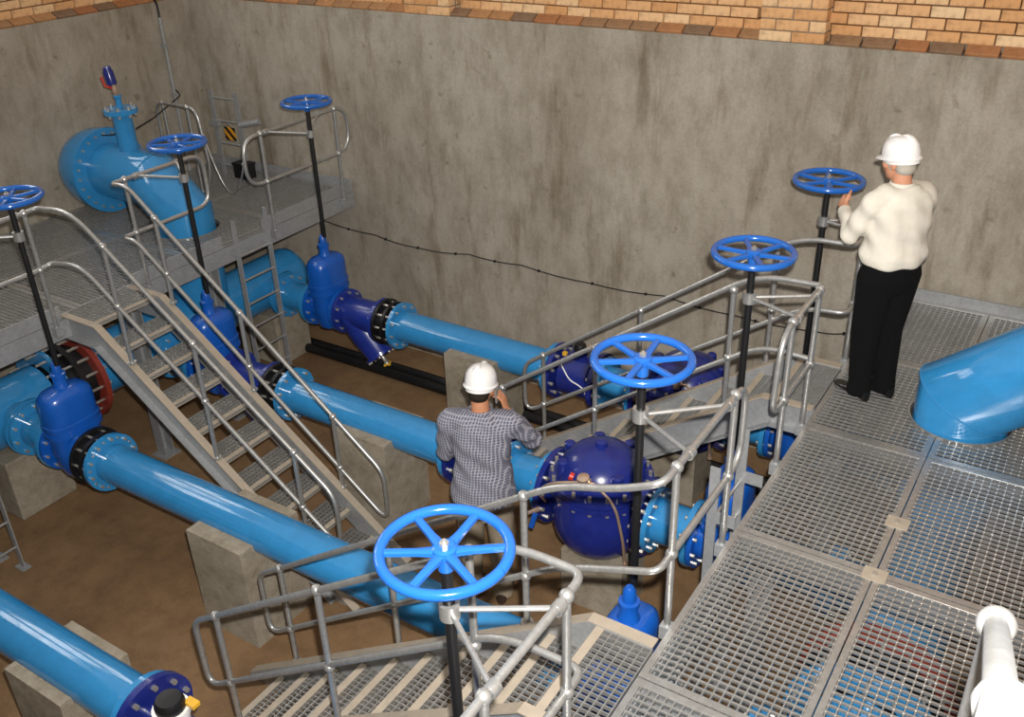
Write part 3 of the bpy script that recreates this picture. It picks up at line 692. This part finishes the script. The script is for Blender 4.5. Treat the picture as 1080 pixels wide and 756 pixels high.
meter('navy flow meter with black register at the end of the fourth pipe', -3.95, -3.0, PY[3], False, True)
for i in (0, 1): spool(['short light blue spool after the navy meter, pipe beside the back wall', 'short light blue spool between navy meter and bulbous control valve on the second pipe'][i], -3.45, -3.10, PY[i])
for i in (0, 1): spool(['short light blue spool after the control valve on the pipe beside the back wall', 'short light blue spool between bulbous control valve and gate valve of the second pipe'][i], -2.22, XGR-.21, PY[i])
spool('light blue spool along the fourth pipe beneath the near stair', -2.98, XGR-.21, PY[3])
# control valves
def control_valve(label, x0, x1, y):
    t = thing('control_valve', label, 'valve', ((x0+x1)/2, y, PZ), 'globe control valves'); L = (x1-x0)/2
    MB().lathe([(-L, .16), (-L*.7, .18), (-L*.5, .22), (L*.5, .22), (L*.7, .18), (L, .16)], n=32).build('through_body', M['navy'], t)
    MB().lathe([(-.43, .02), (-.425, .12), (-.395, .21), (-.33, .29), (-.24, .345), (-.13, .37), (0, .37), (.12, .355), (.17, .345)], ax=(0, 0, 1), n=36).build('bowl', M['navy'], t)
    for s_ in (-1, 1): flange(t, s_*(L-.022), .30, .044, M['navy'], 12, .255, .1, .016, bt=.025)
    f = MB().ring(.15, .195, .1, .39, ax=(0, 0, 1)).ring(.205, .25, .05, .39, ax=(0, 0, 1)).build('bonnet_flange', M['navy'], t)
    MB().bolts(.12, .29, .362, 18, .015, ax=(0, 0, 1)).build('bolts', M['zinc'], f, kind='stuff')
    bo = MB().lathe([(.25, .33), (.28, .325), (.38, .28), (.45, .20), (.47, .14), (.48, .10), (.50, .03)], ax=(0, 0, 1), n=36).build('bonnet', M['navy'], t)
    for a in (.3, 1.2, 2.1, 3.0, 3.9, 4.8, 5.6):
        MB().lathe([(.24, .045), (.40, .042), (.41, .03)], (.29*math.cos(a), .29*math.sin(a), 0), (0, 0, 1), 12).build('bonnet_boss', M['navy'], bo)
    MB().lathe([(.47, .05), (.53, .045), (.54, .02)], ax=(0, 0, 1), n=12).build('indicator_cap', M['navy'], bo)
    MB().tube(fillet([(-.34, -.24, .02), (-.36, -.33, .16), (-.20, -.40, .34), (.02, -.36, .40), (.12, -.33, .40)], .1), .011, 8).build('pilot_tube', M['copper'], t)
    MB().tube(fillet([(.12, -.33, .40), (.30, -.36, .30), (.37, -.36, .0), (.36, -.30, -.24)], .1), .011, 8).build('pilot_tube', M['copper'], t)
    pv = MB().lathe([(0, .03), (.05, .03), (.05, .045), (.09, .045), (.10, .02)], (.05, -.35, .37), (0, -.2, 1), 12).lathe([(-.05, .025), (.05, .025)], (.05, -.35, .42), (1, 0, 0), 10).build('pilot_valve', M['copper'], t)
    MB().lathe([(0, .03), (.03, .03)], (-.02, -.38, .44), (-1, -.2, .3), 10).build('pilot_knob', M['redp'], pv)
    bl = MB().lathe([(0, .022), (.05, .022)], (-.36, -.30, -.02), (-.5, -1, 0), 10).lathe([(.05, .015), (.10, .015)], (-.36, -.30, -.02), (-.5, -1, 0), 8).build('ball_cock', M['copper'], t)
    MB().obox((-.37, -.37, -.09), (.02, 0, 0), (0, .01, 0), (.02, .0, .07)).build('cock_lever', M['valve'], bl, False)
    MB().lathe([(0, .02), (.05, .02)], (.36, -.28, -.24), (.3, -1, 0), 8).build('ball_cock', M['copper'], t)
control_valve('bulbous navy control valve with copper pilot tubes on the second pipe', -3.08, -2.24, PY[1])
control_valve('navy control valve with pilot tubes on the pipe beside the back wall', -3.08, -2.24, PY[0])

# plinths below headers
def block(label, a, b_):
    c = ((a[0]+b_[0])/2, (a[1]+b_[1])/2, 0)
    tag(MB().box(Vector(a)-Vector(c), Vector(b_)-Vector(c)).build('header_plinth', M['plinth'], smooth=False, loc=c, bevel=.015), label, 'plinth', 'header plinths')
block('concrete block under the far header at the third pipe branch', (-8.25, 3.32, 0), (-7.55, 3.88, .61)); block('concrete block under the far header at the branch nearest the back wall', (-8.2, 6.6, 0), (-7.55, 7.1, .61))
block('concrete block under the near header at the third pipe branch', (-.8, 3.32, 0), (-.1, 3.88, .61)); block('concrete block under the near header at the branch nearest the back wall', (-.8, 6.6, 0), (-.1, 7.1, .61))

# ------------------------------------------------------------------ handwheels, stems and brackets
ZW, WR = 3.10, .232
def handwheel(label, x, y, rot, zw=ZW):
    t = thing('valve_handwheel', label, 'handwheel', (x, y, PZ+.80), 'blue valve handwheels'); h = zw-PZ-.80
    ring = [(WR*math.cos(2*PI*k/48), WR*math.sin(2*PI*k/48), h) for k in range(49)]
    MB().tube(ring, .021, 12, False).build('rim', M['wheel'], t)
    for k in range(6):
        a = rot+k*PI/3; d = Vector((math.cos(a), math.sin(a), 0)); sd = Vector((-d.y, d.x, 0)); m = MB()
        rs = []
        for s_, wd, ht, dz in ((.035, .021, .012, -.005), (.10, .015, .010, -.004), (.22, .014, .010, 0)):
            c = d*s_+Vector((0, 0, h+dz)); rs.append([c+sd*wd-Vector((0, 0, ht)), c+sd*wd+Vector((0, 0, ht*.5)), c+sd*wd*.6+Vector((0, 0, ht)), c-sd*wd*.6+Vector((0, 0, ht)), c-sd*wd+Vector((0, 0, ht*.5)), c-sd*wd-Vector((0, 0, ht))])
        m.rings(rs).build('spoke', M['wheel'], t)
    hb = MB().lathe([(h-.085, .03), (h-.03, .034), (h-.02, .046), (h+.012, .046), (h+.02, .036)], ax=(0, 0, 1), n=20).build('hub', M['wheel'], t)
    MB().lathe([(h+.018, .018), (h+.034, .018), (h+.036, .008), (h+.045, .008)], ax=(0, 0, 1), n=6).build('hub_nut', M['zinc'], hb)
    MB().tube([(0, 0, 0), (0, 0, h-.05)], .022, 12).build('stem', M['black'], t)
    return t
for i in range(3): handwheel('blue handwheel on a long black stem, far walkway, '+['nearest the back wall', 'second from the back wall', 'third from the back wall'][i], XGL+.03, PY[i], .3+i*.5)
for i in range(4): handwheel('blue handwheel on a black stem, near walkway, '+['nearest the back wall', 'second from the back wall', 'third from the back wall', 'above the stair furthest from the wall'][i], XGR, [6.66, 5.15, 3.65, 2.05][i], [.85, 1.1, .62, .60][i])
def bracket(label, x, y, z, ends):
    t = thing('stem_bracket', label, 'bracket', (x, y, z), 'stem guide brackets')
    MB().ring(-.035, .035, .023, .04, ax=(0, 0, 1), n=16).build('collar', M['galv'], t)
    for e in ends:
        d = Vector(e)-Vector((x, y, z)); u = d.normalized()
        a = MB().tube([u*.035, d-u*.02], .0115, 8).build('arm', M['galv'], t)
        MB().ring(-.022, .022, RT, RT+.010, o=d, ax=(0, 1, 0), n=14).build('rail_clamp', M['galv'], a)
for (y, z, e1, e2, nm) in ((6.66, 2.80, 6.85, 6.56, 'first'), (5.15, 2.81, 5.36, 5.02, 'second'), (3.65, 2.79, 3.95, 3.46, 'third'), (2.05, 2.82, 2.26, 1.82, 'fourth')):
    bracket(f'two-armed steel bracket holding the near handwheel stem, {nm} from the back wall', XGR, y, z, [(-1.33, e1, z), (-1.33, e2, z)])
for (y, z, e1, e2, nm) in ((6.74, 2.79, 6.45, 7.2, 'first'), (5.16, 2.80, 4.92, 5.36, 'second'), (3.60, 2.80, 3.2, 3.78, 'third')):
    bracket(f'steel bracket holding the far handwheel stem, {nm} from the back wall', XGL+.03, y, z, [(-7.07, e1, zt2), (-7.07, e2, zt2)])

# ------------------------------------------------------------------ people
def remesh(mb, vox, smooth=4):
    m = mb.mesh('tmp'); o = bpy.data.objects.new('tmp', m); COL.objects.link(o)
    r = o.modifiers.new('r', 'REMESH'); r.mode = 'VOXEL'; r.voxel_size = vox
    s_ = o.modifiers.new('s', 'SMOOTH'); s_.factor = .5; s_.iterations = smooth
    dg = bpy.context.evaluated_depsgraph_get(); me = bpy.data.meshes.new_from_object(o.evaluated_get(dg))
    bpy.data.objects.remove(o); bpy.data.meshes.remove(m)
    me.polygons.foreach_set('use_smooth', [True]*len(me.polygons)); return me
def flat(name, col, rough=.8):
    m = paint(name, col, rough, .08, coat=0); m.node_tree.nodes['Principled BSDF'].inputs['Specular IOR Level'].default_value = .15; return m
M['skin'] = flat('skin', (.52, .25, .155), .55); M['skin2'] = flat('skin_tanned', (.42, .19, .105), .55)
M['shirt'] = flat('white_cotton', (.62, .585, .51)); M['blackcloth'] = flat('black_cloth', (.0035, .0035, .004), 1); M['khaki'] = flat('khaki_cloth', (.27, .225, .165))
M['greyhair'] = flat('grey_hair', (.40, .37, .32)); M['darkhair'] = flat('dark_hair', (.02, .014, .01)); M['shoe'] = paint('black_leather', (.006, .006, .006), .35, .1)
M['brownshoe'] = paint('brown_leather', (.03, .018, .012), .45, .1); M['helmet'] = paint('white_helmet', (.74, .73, .725), .3, .02); M['eye'] = paint('eye_white', (.8, .8, .78), .2, .02); M['lip'] = flat('lip', (.42, .14, .11), .5)
def plaid():
    m, nt, b = nmat('checked_shirt'); tc = nt.nodes.new('ShaderNodeTexCoord')
    outs = []
    for d in 'XYZ':
        wv = nt.nodes.new('ShaderNodeTexWave'); wv.bands_direction = d; wv.inputs['Scale'].default_value = 15; wv.inputs['Distortion'].default_value = .3
        nt.links.new(tc.outputs['Object'], wv.inputs[0])
        outs.append(ramp(nt, wv.outputs['Fac'], [(.62, (.062, .067, .112)), (.86, (.29, .285, .32))]).outputs[0])
    c = mixc(nt, .8, outs[0], outs[2], 'LIGHTEN'); c = mixc(nt, .2, c, outs[1], 'LIGHTEN')
    nt.links.new(c, b.inputs['Base Color']); b.inputs['Roughness'].default_value = .85; return m
M['plaid'] = plaid()
def chain(mb, pts, rr, n=14):
    for i in range(len(pts)-1): mb.tube([pts[i], (Vector(pts[i])+Vector(pts[i+1]))/2, pts[i+1]], [rr[i], (rr[i]+rr[i+1])/2, rr[i+1]], n)
    for p, r in zip(pts, rr): mb.sphere(p, r, n, 8)
def hand(mb, wrist, d, nrm, curl, s, side):
    """palm along d, palm face towards nrm; side=+1 puts the thumb on d x nrm"""
    wrist, d, nrm = Vector(wrist), Vector(d).normalized(), Vector(nrm); nrm = (nrm-d*nrm.dot(d)).normalized(); sd = d.cross(nrm)*side
    L = .095*s
    rs = []
    for t_, wd, th in ((0, .026, .02), (.3, .036, .017), (.7, .041, .015), (1.0, .040, .012)):
        c = wrist+d*L*t_; rs.append([c+(sd*math.cos(a)*wd+nrm*math.sin(a)*th)*s for a in [2*PI*k/12 for k in range(12)]])
    mb.rings(rs)
    for k, (off, ln) in enumerate(((.031, .070), (.0105, .080), (-.0105, .075), (-.031, .058))):
        p = wrist+d*L*.97+sd*off*s; ang = 0; pts = [p-d*.02*s, p]; rr = [.0095*s, .0095*s]
        for j, f in enumerate((.45, .32, .25)):
            ang += curl*(1, 1.15, .8)[j]; dd = d*math.cos(ang)+nrm*math.sin(ang); p = p+dd*ln*f*s*1.1; pts.append(p); rr.append((.0092-.0009*j)*s)
        chain(mb, pts, rr, 8)
    p = wrist+d*L*.30+sd*.030*s; pts = [p-sd*.015*s]; rr = [.014*s]; a0 = (sd*.8+d*.7+nrm*.25).normalized(); a1 = (d*.9+sd*.25+nrm*.45).normalized()
    for dd, ln in ((a0, .042), (a1, .034), (a1, .026)): p = p+dd*ln*s; pts.append(p); rr.append(rr[-1]*.86)
    chain(mb, pts, rr, 8)
def person(label, B, face, s, pose, mats, plaidv=False):
    B = Vector(B); f = Vector((face[0], face[1], 0)).normalized(); r = Vector((f.y, -f.x, 0)); U = Vector((0, 0, 1))
    def W(p): return (r*p[0]+f*p[1]+U*p[2])*s
    t = thing('person', label, 'person', B)
    lean = pose.get('lean', 0)
    def T(x, y, z): return W((x, y+lean*max(0, z-.9)/.9, z))
    def ell(mb, secs, n=24, e=2.4):
        rs = []
        for (x, y, z, rx, ry) in secs:
            ring = []
            for k in range(n):
                a = 2*PI*k/n; c, q = math.cos(a), math.sin(a)
                ring.append(T(x+rx*math.copysign(abs(c)**(2/e), c), y+ry*math.copysign(abs(q)**(2/e), q), z))
            rs.append(ring)
        mb.rings(rs)
    A = {k: [T(*p) for p in pose[k]] for k in ('larm', 'rarm')}      # shoulder, elbow, wrist
    legs = [[W(p) for p in pose[k]] for k in ('lleg', 'rleg')]       # hip, knee, ankle
    hc = Vector(pose['head']); hyaw, hpit = pose['hyaw'], pose['hpit']
    hf0 = f*math.cos(hyaw)+r*math.sin(hyaw); hr = r*math.cos(hyaw)-f*math.sin(hyaw); hf = hf0*math.cos(hpit)-U*math.sin(hpit); hu = U*math.cos(hpit)+hf0*math.sin(hpit)
    HC = T(*hc)
    def H(x, y, z): return HC+(hr*x+hf*y+hu*z)*s
    def hell(mb, c, rad, n=18, m=10):
        mb.rings([[H(c[0]+math.cos(2*PI*k/n)*math.sin(a)*rad[0], c[1]+math.sin(2*PI*k/n)*math.sin(a)*rad[1], c[2]-math.cos(a)*rad[2]) for k in range(n)] for a in [PI*(.03+.94*i/m) for i in range(m+1)]])
    # body (skin): one continuous surface
    b = MB()
    hell(b, (0, -.005, .025), (.074, .096, .092)); hell(b, (0, .025, -.045), (.056, .066, .075)); hell(b, (0, .055, -.085), (.030, .032, .030))
    hell(b, (0, .10, -.022), (.014, .024, .022), 10, 6); hell(b, (0, .088, .005), (.010, .016, .03), 10, 6); hell(b, (0, .082, .028), (.045, .016, .012), 12, 6); hell(b, (0, .084, -.055), (.024, .014, .014), 12, 6)
    for q in (-1, 1):
        hell(b, (q*.075, -.012, -.008), (.012, .022, .034), 12, 8); hell(b, (q*.045, .055, -.018), (.022, .03, .024), 12, 6)
    chain(b, [T(hc[0]*.5, .0, 1.44), T(hc[0]*.8, .01, 1.50), H(0, -.02, -.06)], [.062*s, .057*s, .055*s])
    ell(b, [(0, 0, .90, .15, .10), (0, 0, 1.05, .14, .10), (0, 0, 1.25, .155, .10), (0, 0, 1.40, .16, .085), (0, 0, 1.47, .08, .06)])
    for k, hd in (('larm', 'lhand'), ('rarm', 'rhand')):
        sh, el, wr = A[k]; chain(b, [sh, el, wr], [.046*s, .038*s, .027*s])
        d, nrm, curl, side = pose[hd]; hand(b, wr, W(d), W(nrm), curl, s, side)
    for L in legs: chain(b, L, [.08*s, .055*s, .038*s]); chain(b, [L[2], L[2]+f*.10*s-U*.058*s], [.034*s, .018*s])
    me = remesh(b, .0058, 3); me.materials.append(mats['skin'])
    bo = bpy.data.objects.new('body', me); COL.objects.link(bo); bo.parent = t
    # shirt
    m = MB(); ell(m, pose['torso'])
    for k in ('larm', 'rarm'):
        sh, el, wr = A[k]; wr2 = el+(wr-el)*.97; chain(m, [T(pose[k][0][0]*.55, 0, 1.40), sh, (sh+el)/2, el, (el+wr2)/2], [v*s for v in (.085, .078, .068, .060, .054)])
        m.tube([(el+wr2)/2, wr2], [.054*s, .042*s], 14)
    me = remesh(m, .011, 5); me.materials.append(mats['shirt'])
    bm = bmesh.new(); bm.from_mesh(me); rnd = random.Random(3)         # soft folds in the cloth
    for v in bm.verts:
        p = v.co; w_ = math.sin(p.x*31+p.z*9+2*math.sin(p.z*5))*math.sin(p.y*26-p.z*13)+.7*math.sin(p.z*38+p.x*22+3*math.sin(p.y*9)); v.co = p+v.normal*w_*.0065
    bm.to_mesh(me); bm.free()
    so = bpy.data.objects.new('shirt', me); COL.objects.link(so); so.parent = t
    co = MB(); cz = 1.475
    co.rings([[T(hc[0]*.6+rx*math.cos(a), .005+ry*math.sin(a), z) for a in [2*PI*k/20 for k in range(20)]] for rx, ry, z in ((.092, .082, 1.452), (.082, .074, 1.468), (.074, .069, 1.49), (.068, .063, 1.49), (.064, .06, 1.45))], False)
    co.build('collar', mats['shirt'], so)
    # trousers
    m = MB(); ell(m, [(0, 0, .78, .155, .115), (0, -.01, .88, .185, .135), (0, 0, .98, .175, .125), (0, 0, 1.02, .165, .12)])
    tw = pose.get('trouser', 1.0)
    for L in legs: chain(m, [L[0], L[1], L[2]+U*.02*s], [.102*s*tw, .080*s*tw, .062*s*tw]); m.tube([L[2]+U*.03*s, L[2]-U*.052*s], [.064*s*tw, .070*s*tw], 14)
    me = remesh(m, .011, 5); me.materials.append(mats['trousers']); to = bpy.data.objects.new('trousers', me); COL.objects.link(to); to.parent = t
    MB().rings([[T(rx*math.cos(a), ry*math.sin(a), z) for a in [2*PI*k/28 for k in range(28)]] for rx, ry, z in ((.172, .126, 1.0), (.172, .126, 1.03))], False).build('belt', M['shoe'], to)
    for L in legs:
        an = L[2]; toe = pose.get('toe', 0); m = MB(); sf = f*math.cos(toe)+r*math.sin(toe); sr_ = Vector((sf.y, -sf.x, 0)); g = Vector((an.x, an.y, 0))
        rs = []
        for y_, wd, h in ((-.085, .022, .05), (-.075, .036, .075), (-.02, .041, .085), (.05, .044, .07), (.12, .047, .052), (.18, .040, .042), (.205, .022, .03)):
            c = g+sf*y_*s; rs.append([c+(sr_*wd*math.cos(a)+U*(h/2+h/2*math.sin(a)))*s for a in [2*PI*k/14 for k in range(14)]])
        m.rings(rs).build('shoe', mats['shoe'], t)
    # hair
    m = MB(); hell(m, (0, -.018, .025), (.080, .094, .088)); hell(m, (0, -.045, -.035), (.068, .058, .050))
    for q in (-1, 1): hell(m, (q*.068, .008, .0), (.014, .022, .045), 10, 6)
    me = remesh(m, .007, 3); me.materials.append(mats['hair']); ho = bpy.data.objects.new('hair', me); COL.objects.link(ho); ho.parent = t
    for q in (-1, 1):
        e = MB(); hell(e, (q*.032, .078, .0), (.013, .010, .010), 10, 6); e.build('eye', M['eye'], t)
    e = MB(); hell(e, (0, .097, -.057), (.022, .006, .006), 10, 6); e.build('mouth', M['lip'], t)
    # hard hat
    hz = pose.get('hatz', .038); m = MB(); rs = []
    prof = [(0, 1.0), (.03, .99), (.062, .93), (.088, .80), (.108, .59), (.118, .34), (.121, .02)]
    for z, k_ in prof:
        rs.append([H(.099*k_*math.cos(a), -.008+.118*k_*math.sin(a), hz+z+(.012*(abs(math.cos(a)) < .28)*(k_ < .96)*(k_ > .1))) for a in [2*PI*k/32 for k in range(32)]])
    m.rings(rs); he = m.build('hard_hat', M['helmet'], t)
    m = MB(); rs = []
    for z, k_ in ((.004, .96), (-.006, 1.06), (-.012, 1.10), (-.016, 1.09), (-.010, .95)):
        ring = []
        for a in [2*PI*k/32 for k in range(32)]:
            q = max(0, math.sin(a))**3*.042*(1 if k_ > 1 else 0); ring.append(H(.099*k_*math.cos(a), -.008+(.118*k_+q)*math.sin(a), hz+z-q*.25))
        rs.append(ring)
    m.rings(rs, False).build('hat_brim', M['helmet'], he)
    m = MB(); m.rings([[H((.078+g_)*math.cos(a), -.018+(.098+g_)*math.sin(a), z) for a in [2*PI*k/28 for k in range(28)]] for z, g_ in ((.0, .004), (.022, .004), (.024, .010), (-.002, .010), (.0, .004))], False)
    m.build('hat_headband', M['helmet'], he)
    return t, W, T, H
# man in white on the near walkway
pose1 = dict(head=(-.01, .05, 1.60), hyaw=-.22, hpit=.14, lean=.02, toe=-.1, trouser=1.18,
    larm=[(-.18, .01, 1.385), (-.25, .12, 1.15), (-.13, .335, 1.24)], rarm=[(.18, 0, 1.385), (.25, .06, 1.12), (.12, .28, 1.13)],
    lhand=((.35, 1, .15), (.8, -.3, -.3), .62, -1), rhand=((-.7, .7, .1), (-.5, -.6, .1), .6, 1),
    lleg=[(-.10, 0, .88), (-.095, .02, .48), (-.095, .0, .085)], rleg=[(.10, 0, .88), (.085, .02, .48), (.08, -.03, .085)],
    torso=[(0, .0, .965, .170, .130), (0, .0, .975, .200, .155), (0, .0, 1.03, .212, .168), (0, 0, 1.12, .200, .150), (0, -.005, 1.25, .205, .140), (0, -.005, 1.36, .205, .128), (0, -.01, 1.42, .165, .105), (0, 0, 1.475, .09, .08)])
person('man in white shirt, black trousers and white hard hat standing on the walkway', (-1.04, 5.96, ZP), (-.80, .60), 1.0, pose1,
    dict(skin=M['skin'], shirt=M['shirt'], trousers=M['blackcloth'], hair=M['greyhair'], shoe=M['shoe']))
# man with the phone on the floor
pose2 = dict(head=(.0, .06, 1.60), hyaw=.18, hpit=.22, lean=.05, toe=0.1, trouser=1.05,
    larm=[(-.195, 0, 1.395), (-.25, .07, 1.12), (-.09, .27, 1.12)], rarm=[(.195, 0, 1.395), (.31, .14, 1.20), (.155, .085, 1.43)],
    lhand=((.8, .6, .0), (.2, -1, .1), .5, 1), rhand=((-.25, .02, 1), (-1, .1, -.1), .5, -1),
    lleg=[(-.095, 0, .88), (-.10, .02, .48), (-.105, -.02, .085)], rleg=[(.095, 0, .88), (.10, .02, .48), (.105, -.02, .085)],
    torso=[(0, .0, .835, .200, .155), (0, .0, .85, .212, .165), (0, 0, .98, .198, .150), (0, 0, 1.12, .178, .130), (0, -.005, 1.25, .190, .128), (0, -.005, 1.36, .205, .122), (0, -.01, 1.43, .165, .10), (0, 0, 1.475, .085, .075)])
p2, W2, T2, H2 = person('man in checked shirt and white hard hat on the floor, phone at his ear', (-3.40, 4.69, 0), (-.42, .90), 1.15, pose2,
    dict(skin=M['skin2'], shirt=M['plaid'], trousers=M['khaki'], hair=M['darkhair'], shoe=M['brownshoe']))
ph = thing('mobile_phone', 'small silver mobile phone held to the ear of the man in the checked shirt', 'phone', Vector((-3.40, 4.69, 0))+H2(.098, .02, -.045))
hx = (H2(1, 0, 0)-H2(0, 0, 0)).normalized(); hy = (H2(0, 1, 0)-H2(0, 0, 0)).normalized(); hz_ = hx.cross(hy)
dz = (hz_*.85+hy*-.35).normalized(); dx = hx; dy = dz.cross(dx).normalized(); dx = dy.cross(dz)
MB().obox((0, 0, 0), dx*.007, dy*.024, dz*.055).build('phone_case', M['zinc'], ph, False, bevel=.003)
MB().obox(dx*-.0075, dx*.0006, dy*.020, dz*.035).build('phone_screen', M['black'], ph, False)
